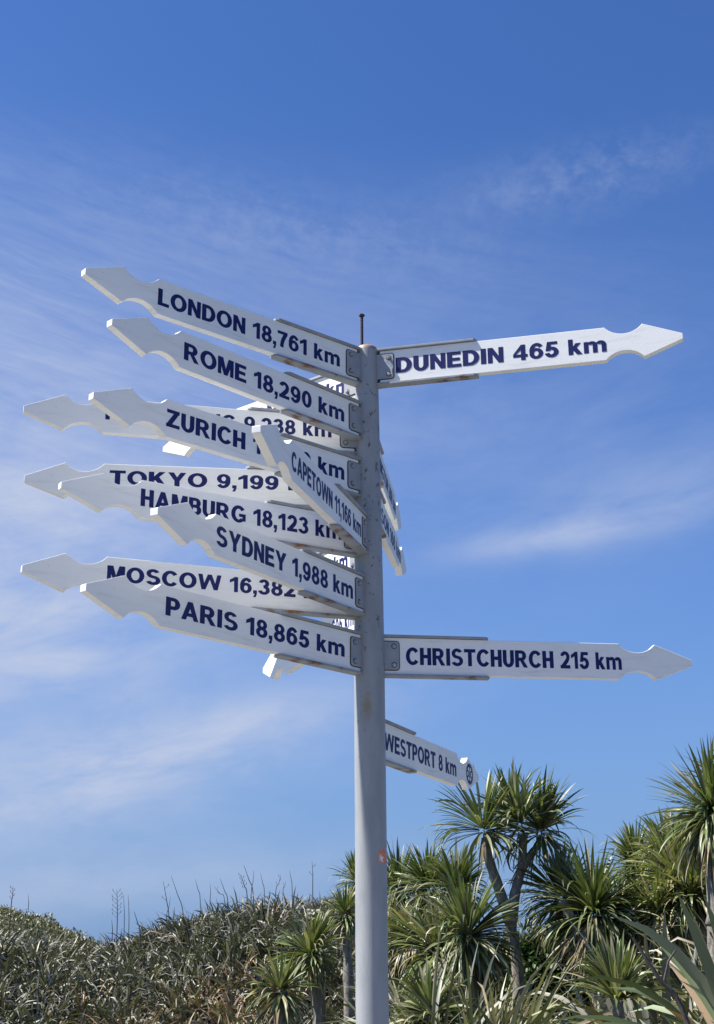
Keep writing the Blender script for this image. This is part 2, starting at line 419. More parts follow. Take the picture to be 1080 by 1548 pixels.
GLYPH = {
 'A': (1.0, q((0,0),(.275,0),(.635,1),(.36,1)) + q((.725,0),(1.0,0),(.64,1),(.365,1)) + Hb(.20,.24,.76,.185)),
 'B': (.84, V(0) + Hb(.82,.1,.46,.18) + Hb(.42,.1,.48,.18) + Hb(0,.1,.48,.18) + band(.46,.71,.335,.29,-90,90,ty=.18) + band(.48,.30,.36,.30,-90,90,ty=.18)),
 'C': (.96, band(.51,.5,.51,.515,36,324)),
 'D': (.90, V(0) + Hb(.80,.1,.40) + Hb(0,.1,.40) + band(.40,.5,.50,.5,-90,90)),
 'E': (.78, V(0) + Hb(.80,.1,.76) + Hb(.41,.1,.71) + Hb(0,.1,.78)),
 'G': (1.02, band(.51,.5,.51,.515,36,318) + V(.775,.10,.53,.235) + Hb(.35,.54,.9,.18)),
 'H': (.84, V(0) + V(.55) + Hb(.40,.1,.7)),
 'I': (.29, V(0)),
 'K': (.95, V(0) + q((.2,.24),(.2,.56),(.57,1),(.90,1)) + q((.62,0),(.95,0),(.52,.69),(.31,.47))),
 'L': (.72, V(0) + Hb(0,.1,.72)),
 'M': (1.05, V(0,w=.235) + V(.815,w=.235) + q((.02,1),(.345,1),(.64,0),(.41,0)) + q((.705,1),(1.03,1),(.64,0),(.41,0))),
 'N': (.85, V(0,w=.26) + V(.59,w=.26) + q((0,1),(.275,1),(.85,0),(.575,0))),
 'O': (1.06, band(.53,.5,.53,.515)),
 'P': (.81, V(0) + Hb(.81,.1,.44,.19) + Hb(.35,.1,.44,.19) + band(.44,.675,.37,.325,-90,90,ty=.19)),
 'R': (.95, V(0) + Hb(.81,.1,.47,.19) + Hb(.38,.1,.47,.19) + band(.47,.69,.375,.31,-90,90,ty=.19) + q((.33,.46),(.60,.47),(.95,0),(.64,0))),
 'S': (.88, band(.435,.72,.40,.295,22,275,tx=.27,ty=.185) + band(.44,.29,.44,.305,-160,92,tx=.27,ty=.185)),
 'T': (.86, Hb(.80,0,.86) + V(.285,0,.9)),
 'U': (.84, V(0,.37) + V(.55,.37) + band(.42,.38,.42,.395,180,360)),
 'W': (1.44, q((0,1),(.27,1),(.47,0),(.22,0)) + q((.22,0),(.47,0),(.845,1),(.595,1)) + q((.595,1),(.845,1),(1.22,0),(.97,0)) + q((.97,0),(1.22,0),(1.44,1),(1.17,1))),
 'Y': (.98, q((0,1),(.31,1),(.63,.40),(.35,.40)) + q((.67,1),(.98,1),(.63,.40),(.35,.40)) + V(.35,0,.44,.28)),
 'Z': (.84, Hb(.80,.03,.82) + Hb(0,0,.84) + q((0,.10),(.31,.10),(.82,.90),(.51,.90))),
 '0': (.74, band(.37,.5,.37,.515,tx=.26)),
 '1': (.55, V(.27,w=.25) + q((.0,.60),(.0,.80),(.34,1),(.34,.76))),
 '2': (.74, band(.365,.685,.355,.33,-28,168,tx=.25) + spine([(.59,.62),(.51,.47),(.35,.30),(.17,.11)],.25) + Hb(0,0,.74)),
 '3': (.73, band(.355,.73,.335,.285,-95,168,tx=.25,ty=.185) + band(.355,.295,.375,.31,-168,98,tx=.25,ty=.185)),
 '4': (.78, Hb(.19,0,.78,.19) + V(.42,w=.245) + q((0,.22),(0,.40),(.44,1),(.52,.76))),
 '5': (.73, Hb(.81,.14,.68,.19) + q((.04,.41),(.29,.41),(.36,.97),(.13,.97)) + band(.355,.33,.375,.345,-168,140,tx=.26)),
 '6': (.75, band(.38,.335,.37,.35,tx=.25,ty=.185) + band(.41,.5,.40,.515,36,206,tx=.25)),
 '7': (.73, Hb(.81,0,.73,.19) + spine([(.62,.90),(.48,.64),(.36,.34),(.31,0)],.255)),
 '8': (.74, band(.37,.73,.33,.285,tx=.24,ty=.17) + band(.37,.29,.37,.305,tx=.25,ty=.18)),
 '9': (.75, band(.37,.665,.37,.35,tx=.25,ty=.185) + band(.34,.5,.40,.515,216,386,tx=.25)),
 ',': (.24, q((0,0),(.24,0),(.24,.23),(0,.23)) + q((.11,.02),(.24,.02),(.17,-.22),(.0,-.22))),
 'k': (.73, V(0,w=.25) + q((.2,.16),(.2,.45),(.39,.735),(.68,.735)) + q((.44,0),(.73,0),(.42,.50),(.23,.33))),
 'm': (1.18, V(0,0,.735,.25) + V(.465,0,.50,.25) + V(.93,0,.50,.25) + band(.43,.48,.285,.27,0,158,.25,.185) + band(.895,.48,.285,.27,0,158,.25,.185)),
}
def word_meshes(text, width, cap):
    """one list of (polygons with height steps) per word, fitted to width"""
    GAP, SP = .085, .52
    x = 0; words = [[]]
    for i, ch in enumerate(text):
        if ch == ' ': x += SP - GAP; words.append([]); continue
        wd, pieces = GLYPH[ch]
        if ch == '1': pass
        words[-1].append((x, pieces)); x += wd + GAP
    tot = x - GAP; sx = width / tot
    return [[((x0 * sx), sx, cap, pcs) for x0, pcs in wds] for wds in words]

L_, LB, LS, HB, HS, HT, TH, FO = 1.2753, 1.1243, .9783, .0703, .0703, .0115, .030, .0066
def arrow_outline(dl):
    pts = [(.056, -HS), (.056, HS), (LS + dl, HS)]
    c = LB - LS; s = .034; r = (c * c / 4 + s * s) / (2 * s); cx = (LS + LB) / 2; cz = HS - s + r
    a0 = math.atan2(HS - cz, LS - cx); a1 = math.atan2(HB - cz, LB - cx)
    K = 14
    arc = [(cx + dl + r * math.cos(a0 + (a1 - a0) * k / K), cz + r * math.sin(a0 + (a1 - a0) * k / K)) for k in range(1, K)]
    top = pts[1:] + arc + [(LB + dl, HB), (L_ + dl, HT)]
    bot = [(a, -b) for a, b in top[::-1]]
    return top + bot
def board(name_label, text, azd, z, dl, side, tilt=0, u0=.137, u1=.977, strap=False, emblem=False, cap=.067, vb=-.0335):
    """local frame: +X along the board from the pole, -Y = lettered face, Z up"""
    bm = bmesh.new(); prism(bm, arrow_outline(dl), -FO, -FO + TH)
    if side == 'L':
        # mirrored handedness: the face must look the other way
        for v in bm.verts: v.co.y = -v.co.y
    bmesh.ops.recalc_face_normals(bm, faces=bm.faces)
    b = from_bm('arrow_board', bm, M_board, post)
    bv = b.modifiers.new('edge', 'BEVEL'); bv.width = .0016; bv.segments = 2; bv.limit_method = 'ANGLE'; bv.angle_limit = R(40)
    b.rotation_euler = (0, -R(tilt), R(azd)); b.location = (0, 0, EYE + z)
    tag(b, name_label)
    sg = 1 if side == 'R' else -1          # lettered face is at y = -FO*sg
    # lettering
    for wd in word_meshes(text, u1 - u0, cap):
        bm = bmesh.new()
        for x0, sx, cp, pcs in wd:
            for k, pc in enumerate(pcs):
                yy = -sg * (FO + .0006 + .00012 * k)
                def P(p): return bm.verts.new((u0 + x0 + p[0] * sx if side == 'R' else u1 - x0 - p[0] * sx, yy, p[1] * cp + vb))
                if pc[0] == 'strip':
                    pr = [(P(o), P(i_)) for o, i_ in pc[1]]
                    for (a0, a1), (c0, c1) in zip(pr, pr[1:]): bm.faces.new((a0, a1, c1, c0))
                else: bm.faces.new([P(p) for p in pc])
        me = bpy.data.meshes.new('lettering'); bm.to_mesh(me); bm.free()
        link_mesh('lettering', me, M_let, b)
    # bracket: tongue plate and the two flanges the board slides between
    bm = bmesh.new()
    pl = []
    hp = .0545; rr = .010; ue = .1134
    for cxx, czz, a0 in ((ue - rr, hp - rr, 0), (ue - rr, -hp + rr, -90)):
        pl.append([(cxx + rr * math.cos(R(a0 + 90 - k * 18)), czz + rr * math.sin(R(a0 + 90 - k * 18))) for k in range(6)])
    out_ = [(.040, hp)] + pl[0] + pl[1] + [(.040, -hp)]
    prism(bm, out_, -(FO + .0055), -(FO - .001))
    fe = .462 + .4 * dl
    for s_ in (1, -1):
        f0, f1 = -(FO + .010), -FO + TH + .003
        hprism(bm, [(.036, f0), (fe - .012, f0), (fe, f0 + .012), (fe, f1), (.036, f1)], *sorted((s_ * (HS + .0015), s_ * (HS + .0105))))
    prism(bm, [(.036, -HS - .001), (.036, HS + .001), (.20, HS + .001), (.20, -HS - .001)], -FO + TH + .0005, -FO + TH + .0028)
    if side == 'L':
        for v_ in bm.verts: v_.co.y = -v_.co.y
    br = from_bm('bracket', bm, M_brk, b)
    b2 = br.modifiers.new('edge', 'BEVEL'); b2.width = .0012; b2.segments = 2; b2.limit_method = 'ANGLE'; b2.angle_limit = R(40)
    bm = bmesh.new(); rim_pts = []  # added dark plate behind the tongue, standing in for a shadow outline around it
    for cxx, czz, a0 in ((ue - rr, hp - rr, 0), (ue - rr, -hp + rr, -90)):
        rim_pts += [(cxx + (rr + .0032) * math.cos(R(a0 + 90 - k * 18)), czz + (rr + .0032) * math.sin(R(a0 + 90 - k * 18))) for k in range(6)]
    prism(bm, [(.057, hp + .0032)] + rim_pts + [(.057, -hp - .0032)], -(FO + .0016), -(FO - .0005))
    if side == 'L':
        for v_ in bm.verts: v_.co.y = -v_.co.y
    from_bm('shade_rim', bm, M_rust, b)
    for zb in (.036, -.036):
        bm = bmesh.new()
        yb = -sg * (FO + .0054)
        tube(bm, [(.094, yb, zb), (.094, yb - sg * .0015, zb), (.094, yb - sg * .0016, zb), (.094, yb - sg * .007, zb), (.094, yb - sg * .0085, zb)], [.0088, .0088, .0062, .0062, .0045], 6)
        from_bm('bolt', bm, M_steel if side == 'R' else M_brk, b)
        bm = bmesh.new(); tube(bm, [(.094, yb - sg * .0003, zb), (.094, yb - sg * .0009, zb)], [.0108, .0104], 14)
        from_bm('washer', bm, M_rust, b)
    if strap:
        bm = bmesh.new(); y0 = -sg * (FO + .0075)
        pts = [(.072, .026), (.081, .030), (.1085, -.012), (.1085, -.040), (.104, -.040), (.101, -.018)]
        prism(bm, pts, y0, y0 - sg * .002)
        from_bm('strap', bm, M_steel, b)
    if emblem:
        bm = bmesh.new(); y0 = -sg * (FO + .0004); y1 = y0 - sg * .0006; cu_ = 1.120
        def ring(r0, r1, n, a=0, b_=360):
            for k in range(n):
                t0, t1 = R(a + (b_ - a) * k / n), R(a + (b_ - a) * (k + 1) / n)
                prism(bm, [(cu_ + r0 * math.cos(t0), r0 * math.sin(t0)), (cu_ + r1 * math.cos(t0), r1 * math.sin(t0)), (cu_ + r1 * math.cos(t1), r1 * math.sin(t1)), (cu_ + r0 * math.cos(t1), r0 * math.sin(t1))], y0, y1)
        for k in range(24):
            ring(.040, .047, 1, k * 15, k * 15 + 8.5)
        ring(.0325, .0395, 40); ring(.012, .016, 20); ring(.004, .0075, 12)
        for k in range(6):
            a = R(30 + 60 * k); ca, sa = math.cos(a), math.sin(a)
            prism(bm, [(cu_ + .0165 * ca - .002 * sa, .0165 * sa + .002 * ca), (cu_ + .032 * ca - .0035 * sa, .032 * sa + .0035 * ca), (cu_ + .032 * ca + .0035 * sa, .032 * sa - .0035 * ca), (cu_ + .0165 * ca + .002 * sa, .0165 * sa - .002 * ca)], y0, y1)
        from_bm('emblem', bm, M_let, b)
    return b
WB = 'white arrow board reading '
board(WB + 'LONDON 18,761 km', 'LONDON 18,761 km', 220.11, 2.2476, .018, 'L', .25, u0=0.148, u1=0.998)
board(WB + 'ROME 18,290 km', 'ROME 18,290 km', 227.36, 2.0080, .002, 'L', -.15, u0=0.143, u1=0.964)
board(WB + 'HONG KONG 9,238 km', 'HONG KONG 9,238 km', 195.34, 1.9534, .066, 'L', -.74, cap=0.06, vb=-0.018, u0=0.15, u1=1.038)
board(WB + 'TOKYO 9,199 km', 'TOKYO 9,199 km', 188.63, 1.7257, .051, 'L', -.52, cap=0.057, vb=-0.0125, u0=0.175, u1=1.007)
board(WB + 'ZURICH 18,530 km', 'ZURICH 18,530 km', 223.29, 1.7672, -.002, 'L', cap=0.066, vb=-0.031, u0=0.133, u1=0.977)
board(WB + 'HAMBURG 18,123 km', 'HAMBURG 18,123 km', 212.08, 1.5273, -.022, 'L', -.19, cap=0.065, vb=-0.027, u0=0.125, u1=0.96)
board(WB + 'SYDNEY 1,988 km', 'SYDNEY 1,988 km', 239.69, 1.2882, .026, 'L', -.5, u0=0.132, u1=1.002)
board(WB + 'MOSCOW 16,382 km', 'MOSCOW 16,382 km', 201.42, 1.2824, .038, 'L', -.13, cap=0.058, vb=-0.0195, u0=0.145, u1=1.014)
board(WB + 'PARIS 18,865 km', 'PARIS 18,865 km', 228.01, 1.0609, .055, 'L', .53, cap=0.063, vb=-0.029, u0=0.146, u1=1.01)
board(WB + 'CAPETOWN 11,166 km', 'CAPETOWN 11,166 km', 254.17, 1.5292, -.024, 'L', -.75, u0=0.128, u1=0.959)
board(WB + 'CHRISTCHURCH 215 km', 'CHRISTCHURCH 215 km', 7.93, 1.0624, .006, 'R', -.08, u0=.140, u1=.992)
board(WB + 'DUNEDIN 465 km, with a torn silver strap on its bracket', 'DUNEDIN 465 km', -13.23, 2.2492, -.018, 'R', .09, u0=.122, u1=.964, strap=True)
board(WB + 'WESTPORT 8 km with a gear wheel emblem on its tip', 'WESTPORT 8 km', 66.59, .7579, -.023, 'R', -.92, u0=.125, u1=.943, emblem=True)
board('sunlit arrow board pointing back left behind the London and Rome boards', 'AUCKLAND 602 km', 139.45, 2.2087, -.041, 'L', u0=.085, u1=.95)
board('sunlit arrow board pointing away behind the Paris board', 'NEW YORK 14,605 km', 112.64, 1.2470, -.027, 'L', -.41, u1=.86)
board('sunlit arrow board glimpsed between the Hamburg and Sydney boards', 'BUENOS AIRES 9,641 km', 124.0, 1.475, 0, 'L')
board('upper of the two shaded arrow boards pointing away right of the pole', 'WELLINGTON 268 km', 82.30, 1.9709, -.028, 'R', -.14)
board('lower of the two shaded arrow boards pointing away right of the pole', 'NELSON 166 km', 81.11, 1.7416, -.078, 'R', -.62)

# ------------------------------------------------------------------ cabbage trees
GREEN = [(.075, .105, .034), (.105, .135, .045), (.145, .17, .065), (.21, .225, .12), (.085, .105, .05), (.26, .25, .15)]
YGREEN = [(.14, .175, .05), (.19, .215, .07), (.10, .13, .04), (.24, .24, .11), (.29, .26, .15)]
TAN = [(.26, .21, .13), (.36, .31, .21), (.17, .13, .085), (.30, .27, .20)]
def head(root, c, Rr, n=190, stops=GREEN, dead=70, wid=.036, spread=128, lean=(0, 0)):
    c = np.array(c); lv = Leaves(); n = int(n * 1.45)
    u = rng.random(n); th = np.arccos(1 - u * (1 - math.cos(R(spread)))) * (.82 + .18 * u)
    az = rng.random(n) * 2 * math.pi
    bend = .10 + .25 * rng.random(n) + np.clip(th - .7, 0, 2) * (.45 + .55 * rng.random(n))
    kk = rng.random(n); bend = bend + np.where(kk < .16, .5 + 1.3 * rng.random(n), 0)          # some blades are bent over or snapped
    ta, tl = rng.random() * 6.28, rng.uniform(.08, .30)
    th = np.abs(th + tl * np.cos(az - ta)); az = az + .30 * np.sin(3 * az + rng.random() * 6.28) + rng.normal(0, .1, n)
    ln = Rr * (.66 + .36 * rng.random(n)) * np.where(th > 1.6, 1.0, 1.0)
    base = c + np.stack([.05 * np.cos(az), .05 * np.sin(az), .10 * np.cos(th) - .05], -1)
    base[:, 0] += lean[0] * np.cos(th); base[:, 1] += lean[1] * np.cos(th)
    tn = tones(n, stops); tn *= (1.0 + .15 * (rng.random((n, 1)) - .5))
    lv.add(base, az, th, bend, ln, wid * (.75 + .5 * rng.random(n)), tn, segs=8, power=2.4, wshape='blade', fold=.28, twist=rng.normal(0, .6, n))
    lv.build('leaf_head', M_cord, root)
    if dead:
        lv = Leaves(); az = rng.random(dead) * 2 * math.pi
        th = R(112) + R(50) * rng.random(dead)
        base = c + np.stack([.06 * np.cos(az), .06 * np.sin(az), -.06 - .22 * rng.random(dead)], -1)
        lv.add(base, az, th, .25 + .5 * rng.random(dead), Rr * (.5 + .4 * rng.random(dead)), wid * (.6 + .4 * rng.random(dead)), tones(dead, TAN, .25), segs=5, wshape='blade', twist=rng.normal(0, .9, dead))
        lv.build('dead_leaves', M_dead, root)
def cabbage_tree(label, D, trunk, heads, branches=(), r0=.09, **kw):
    """trunk: photo points from the ground up at depth D; heads: (x, y, radius, options)"""
    b = at(*trunk[0], D); g = float(gh(b.x, D))
    root = empty('cabbage_tree', (b.x, D, g)); tag(root, label, 'tree', 'cabbage trees on the slope')
    bm = bmesh.new()
    def P(p): return at(p[0], p[1], D + (p[2] if len(p) > 2 else 0)) - Vector(root.location)
    pts = [Vector((0, 0, -.1))] + [P(p) for p in trunk if P(p).z > .3]
    rs = [r0 * 1.25] + list(np.linspace(r0, r0 * .82, len(pts) - 1))
    pa, ra = smoothpath(pts, rs, 7); ra = [r * (1 + .07 * math.sin(i * 2.3) + .05 * rng.standard_normal()) for i, r in enumerate(ra)]
    tube(bm, pa, ra, 12)
    for br, q0, q1 in branches:
        pa, ra = smoothpath([P(p) for p in br], np.linspace(q0, q1, len(br)), 6); ra = [r * (1 + .06 * rng.standard_normal()) for r in ra]
        tube(bm, pa, ra, 10)
    from_bm('trunk', bm, M_trunk, root, True)
    for h in heads:
        o = dict(kw); o.update(h[3] if len(h) > 3 else {}); dd = o.pop('dd', 0)
        head(root, at(h[0], h[1], D + dd), h[2], **o)
    return root
cabbage_tree('slender forked cabbage tree with bare trunk, its crown just below the WESTPORT board tip', 16,
    [(789, 1640), (785, 1500), (779, 1430), (770, 1388)],
    [(731, 1250, .74, dict(dd=-.1, n=105, spread=112, dead=12)), (788, 1240, .62, dict(dd=-.15, n=80, spread=90, dead=3)), (818, 1252, .74, dict(dd=.1, n=110, spread=114, dead=12)), (772, 1232, .66, dict(dd=.45, n=80, spread=84, dead=0))],
    [([(772, 1396), (755, 1345), (740, 1300), (734, 1266)], .066, .05), ([(773, 1400), (779, 1350), (789, 1310), (791, 1262)], .066, .046),
     ([(786, 1322), (800, 1297), (817, 1272)], .045, .04)], r0=.072)
cabbage_tree('short cabbage tree with a dark thick trunk and one round head right of the pole', 15,
    [(727, 1640), (722, 1545), (713, 1480), (707, 1425)], [(706, 1412, .72, dict(dead=80, n=260, spread=140)), (660, 1432, .62, dict(dd=.3, dead=150, n=170, spread=150, stops=YGREEN + TAN[:1] + GREEN))], r0=.095,
    branches=[([(718, 1580), (692, 1510), (664, 1450)], .07, .05)])
cabbage_tree('cabbage tree with a spiky head just left of the forked tree', 18, [(694, 1640), (692, 1450), (690, 1350)], [(690, 1342, .66, {}), (648, 1338, .6, dict(dd=.4))], r0=.08,
    branches=[([(693, 1500), (668, 1420), (648, 1348)], .07, .05)])
cabbage_tree('cabbage tree half hidden behind the right edge of the pole', 20, [(606, 1640), (604, 1450), (602, 1345)], [(602, 1338, .66, {})], r0=.08)
cabbage_tree('cabbage tree with a wide drooping head and hanging dead leaves beside the forked tree', 15.5,
    [(912, 1640), (908, 1500), (900, 1385)], [(898, 1376, .80, dict(dead=200, n=280)), (848, 1352, .66, dict(dd=.5, dead=90)), (938, 1390, .5, dict(dd=.3, dead=60, n=120))], r0=.10,
    branches=[([(908, 1500), (880, 1420), (850, 1360)], .07, .05), ([(908, 1480), (925, 1430), (938, 1396)], .06, .05)])
cabbage_tree('cabbage tree with a pointed dark head behind the wide drooping one', 19, [(968, 1640), (965, 1450), (962, 1312)], [(962, 1305, .62, dict(dead=90))], r0=.08)
cabbage_tree('tallest cabbage tree at the right edge with a dark trunk', 14, [(1088, 1640), (1085, 1420), (1079, 1245)], [(1078, 1226, .74, dict(n=250, dead=60)), (1118, 1205, .7, dict(dd=.4))], r0=.11,
    branches=[([(1080, 1400), (1096, 1300), (1112, 1222)], .09, .06)])
cabbage_tree('bushy yellow green cabbage tree in front of the tallest one', 15.6, [(1030, 1640), (1028, 1450), (1022, 1320)],
    [(1020, 1318, .66, dict(stops=YGREEN, dead=60)), (1046, 1350, .66, dict(stops=YGREEN, dd=-.3, dead=60)), (994, 1372, .55, dict(stops=YGREEN, dd=-.2)), (1052, 1290, .6, dict(dd=.4, dead=20)), (1010, 1285, .5, dict(stops=YGREEN, dd=.6, dead=20)), (1075, 1385, .6, dict(stops=YGREEN, dd=.2, dead=40))], r0=.08)
cabbage_tree('cabbage tree left of the pole with a bright fan of leaves and a dark trunk', 19, [(488, 1640), (482, 1520), (472, 1446)], [(470, 1440, .62, dict(stops=YGREEN + GREEN, dead=60))], r0=.10)
cabbage_tree('smallest cabbage tree left of the pole with a low sparse head', 18, [(434, 1640), (432, 1550), (426, 1500)], [(424, 1494, .50, dict(stops=YGREEN + GREEN, n=120, dead=40))], r0=.09)
cabbage_tree('cabbage tree near the crest just left of the pole', 23, [(529, 1640), (527, 1480), (523, 1388)], [(522, 1380, .50, dict(stops=YGREEN + GREEN, n=140, dead=50))], r0=.09)
cabbage_tree('cabbage tree standing up over the crest behind the pole', 24, [(546, 1640), (545, 1450), (542, 1340)], [(541, 1332, .56, dict(n=150, dead=40))], r0=.09)
cabbage_tree('small cabbage tree filling the bank between the pointed head and the bushy yellow green one', 17.5, [(994, 1700), (992, 1520), (988, 1440)], [(986, 1432, .62, dict(stops=YGREEN, dead=90)), (1010, 1415, .55, dict(dd=.3, stops=GREEN, dead=60))], r0=.07)
cabbage_tree('low ragged cabbage tree between the pole and the thick dark trunk', 18.5, [(640, 1700), (636, 1520), (628, 1420)], [(626, 1410, .62, dict(stops=YGREEN + TAN[:2], dead=120)), (600, 1440, .5, dict(dd=.3, stops=YGREEN, dead=90))], r0=.07)
cabbage_tree('young stemless cabbage tree low beside the thick dark trunk', 13.6, [(655, 1700), (652, 1560), (650, 1532)], [(650, 1528, .50, dict(n=120, dead=20))], r0=.05)
cabbage_tree('young upright cabbage tree below the wide drooping head', 11.5, [(936, 1800), (935, 1600), (935, 1512)], [(935, 1506, .48, dict(n=110, dead=0, spread=75, stops=YGREEN + GREEN, wid=.034))], r0=.05)

# ------------------------------------------------------------------ flax
FLAX = [(.068, .072, .046), (.095, .098, .064), (.13, .13, .092), (.05, .052, .036), (.17, .165, .125), (.25, .24, .19), (.10, .082, .055)]
BROWN = [(.20, .13, .075), (.26, .19, .12), (.14, .09, .055)]
def flax_leaves(lv, x, y, z, n, L, wd, stops, seg=6, upr=.75, droop=1.0, kink=1.5, power=2.4):
    az = rng.random(n) * 2 * math.pi; th = .08 + upr * rng.random(n) ** 1.2
    bend = droop * (.1 + 1.9 * rng.random(n) ** kink)
    base = np.stack([x + .18 * np.cos(az) * rng.random(n), y + .18 * np.sin(az) * rng.random(n), np.full(n, z) - .05], -1)
    lv.add(base, az, th, bend, L * (.65 + .45 * rng.random(n)), wd * (.75 + .5 * rng.random(n)), tones(n, stops, .2), segs=seg, power=power, fold=.18, twist=rng.normal(0, .9, n))
def thicket():
    lv = Leaves(); yy = 22.5
    while yy < 43:
        half = .275 * yy + 1.6; st = .74
        for x in np.arange(-half, half, st):
            xx = x + rng.uniform(-.35, .35); y2 = yy + rng.uniform(-.4, .4)
            # keep the gap of low scrub between the trunks
            u = xx / y2
            if .075 < u and y2 < 19: continue
            br = math.exp(-((xx + 3.1) / 1.5) ** 2 - ((y2 - 26.0) / 4.0) ** 2)
            stops = FLAX + (BROWN if rng.random() < .04 + .9 * br else [])
            if rng.random() < br: stops = BROWN + FLAX[:1]
            tall = 1.75 + .35 * rng.random() if u < .03 else 1.25 + .3 * rng.random()
            flax_leaves(lv, xx, y2, float(gh(xx, y2)), int(76 + 14 * rng.random()), tall * .80, .052, stops, seg=8, droop=1.45, upr=.7, kink=.75, power=4.0)
        yy += .68
    U = [(.20, .195, .10), (.15, .155, .08), (.27, .25, .15), (.34, .30, .20), (.11, .12, .06), (.17, .18, .08), (.24, .20, .12)]
    for yy in np.arange(12.6, 24, .62):
        for x in np.arange(.024 * yy, .285 * yy + .6, .62):
            xx, y2 = x + rng.uniform(-.3, .3), yy + rng.uniform(-.3, .3)
            if 1.45 < xx < 3.2 and y2 < 14.2: continue
            gap = .118 < xx / y2 < .150 and y2 < 18
            up = 1.45 + .45 * rng.random() + max(0, xx / y2 - .17) * 5
            flax_leaves(lv, xx, y2, float(gh(xx, y2)), 22 if gap else 46, (1.05 if gap else up), .036, U + FLAX[:2], seg=7, droop=1.4, kink=1.0, power=3.2)
    o = lv.build('flax_thicket', M_flax)
    tag(o, 'dense grey green flax thicket covering the slope below the sky', 'flax', kind='stuff')
thicket()
def flax_bush(label, x, y, n, L, wd, stops=FLAX, dead=10, extra=(), droop=1.0):
    z = float(gh(x, y)); lv = Leaves(); flax_leaves(lv, x, y, z, n, L, wd, stops, seg=9, droop=droop)
    for az, th, bd, ln, w2, tone in extra:
        lv.add(np.array([[x, y, z]]), np.array([R(az)]), np.array([th]), np.array([bd]), np.array([ln]), np.array([w2]), np.array([tone]), segs=14, power=2.2, fold=.14, twist=np.array([.3]))
    root = empty('flax_bush', (x, y, z)); tag(root, label, 'flax bush', 'flax bushes at the lower right')
    lv.build('leaves', M_flax, root)
    if dead:
        d = Leaves(); flax_leaves(d, x, y, z, dead, L * .85, wd * .8, [(.30, .16, .085), (.33, .24, .15), (.36, .27, .18)], seg=8, droop=1.4)
        d.build('dead_leaves', M_dead, root)
    return root
G1 = (.095, .14, .075)
flax_bush('nearest flax bush at the bottom right with long broad leaves bending over', 2.15, 6.7, 30, 1.42, .08, stops=[(.08, .12, .065), (.11, .145, .085), (.15, .175, .12), (.07, .10, .055)], dead=2,
    extra=[(181, .30, 1.55, 2.05, .15, (.075, .12, .065)), (186, .26, 1.85, 2.1, .13, G1), (170, .24, 2.0, 1.9, .11, (.13, .17, .11))])
flax_bush('pale flax bush at the right edge with orange dead leaves among its folds', 3.05, 10.2, 60, 2.2, .085, stops=[(.13, .16, .085), (.17, .20, .12), (.21, .23, .15), (.10, .13, .07)], dead=16, droop=1.15)
flax_bush('olive flax bush behind the pale one below the yellow green cabbage tree', 2.55, 12.2, 55, 1.95, .075, dead=6)
flax_bush('low fan of flax standing at the foot of the forked cabbage tree', 1.78, 12.4, 34, 1.35, .055, stops=[(.12, .15, .06), (.16, .18, .08), (.09, .12, .05)], dead=3, droop=.5)

# ------------------------------------------------------------------ shrubs between the trunks
def shrub(label, cx, cy, D, blobs, n, stops):
    c = at(cx, cy, D); g = float(gh(c.x, D)); root = empty('leafy_shrub', (c.x, D, g)); tag(root, label, 'shrub', 'dark shrubs between the trunks')
    lv = Leaves(); P = []
    for bx, by, bz, rr in blobs:
        k = n // len(blobs); d = rng.standard_normal((k, 3)); d /= np.linalg.norm(d, axis=1)[:, None]
        P.append(np.array([c.x + bx, D + by, c.z + bz]) + d * (rr * rng.random((k, 1)) ** .45) * np.array([1, .8, .85]))
    P = np.concatenate(P); k = len(P)
    lv.add(P, rng.random(k) * 6.28, .3 + 1.6 * rng.random(k), rng.normal(.3, .3, k), .06 + .05 * rng.random(k), .035 + .02 * rng.random(k), tones(k, stops, .3), segs=2, wshape='strap')
    lv.build('foliage', M_shrub, root)
    bm = bmesh.new()
    for bx, by, bz, rr in blobs:
        for _ in range(3):
            e = Vector((bx + rng.normal(0, .3) * rr, by + rng.normal(0, .3) * rr, c.z - g + bz + rr * .5))
            pa, ra = smoothpath([Vector((rng.normal(0, .05), rng.normal(0, .05), -.05)), e * .5 + Vector((rng.normal(0, .06), 0, 0)), e], [.022, .014, .006], 4)
            tube(bm, pa, ra, 6)
    from_bm('stems', bm, M_stalk, root)
shrub('dark green small leaved shrub between the forked trunk and the drooping head', 838, 1470, 17.2, [(0, 0, 0, .42), (-.3, .1, -.3, .4), (.25, .2, -.35, .45), (.15, 0, .3, .28), (-.2, .2, .25, .25)], 5200, [(.020, .045, .014), (.035, .07, .02), (.06, .10, .03)])
shrub('olive twiggy shrub low behind the forked trunk', 800, 1440, 20, [(0, 0, 0, .5), (.5, 0, -.1, .5), (-.5, .1, -.1, .45), (.1, 0, -.6, .6)], 3600, [(.09, .10, .03), (.13, .13, .05), (.06, .07, .025)])
shrub('dim shrub low between the thick dark trunk and the forked trunk', 757, 1500, 17.6, [(0, 0, 0, .4), (-.3, .1, -.2, .4), (.2, 0, -.4, .5)], 3000, [(.05, .06, .025), (.07, .08, .03), (.03, .045, .016)])

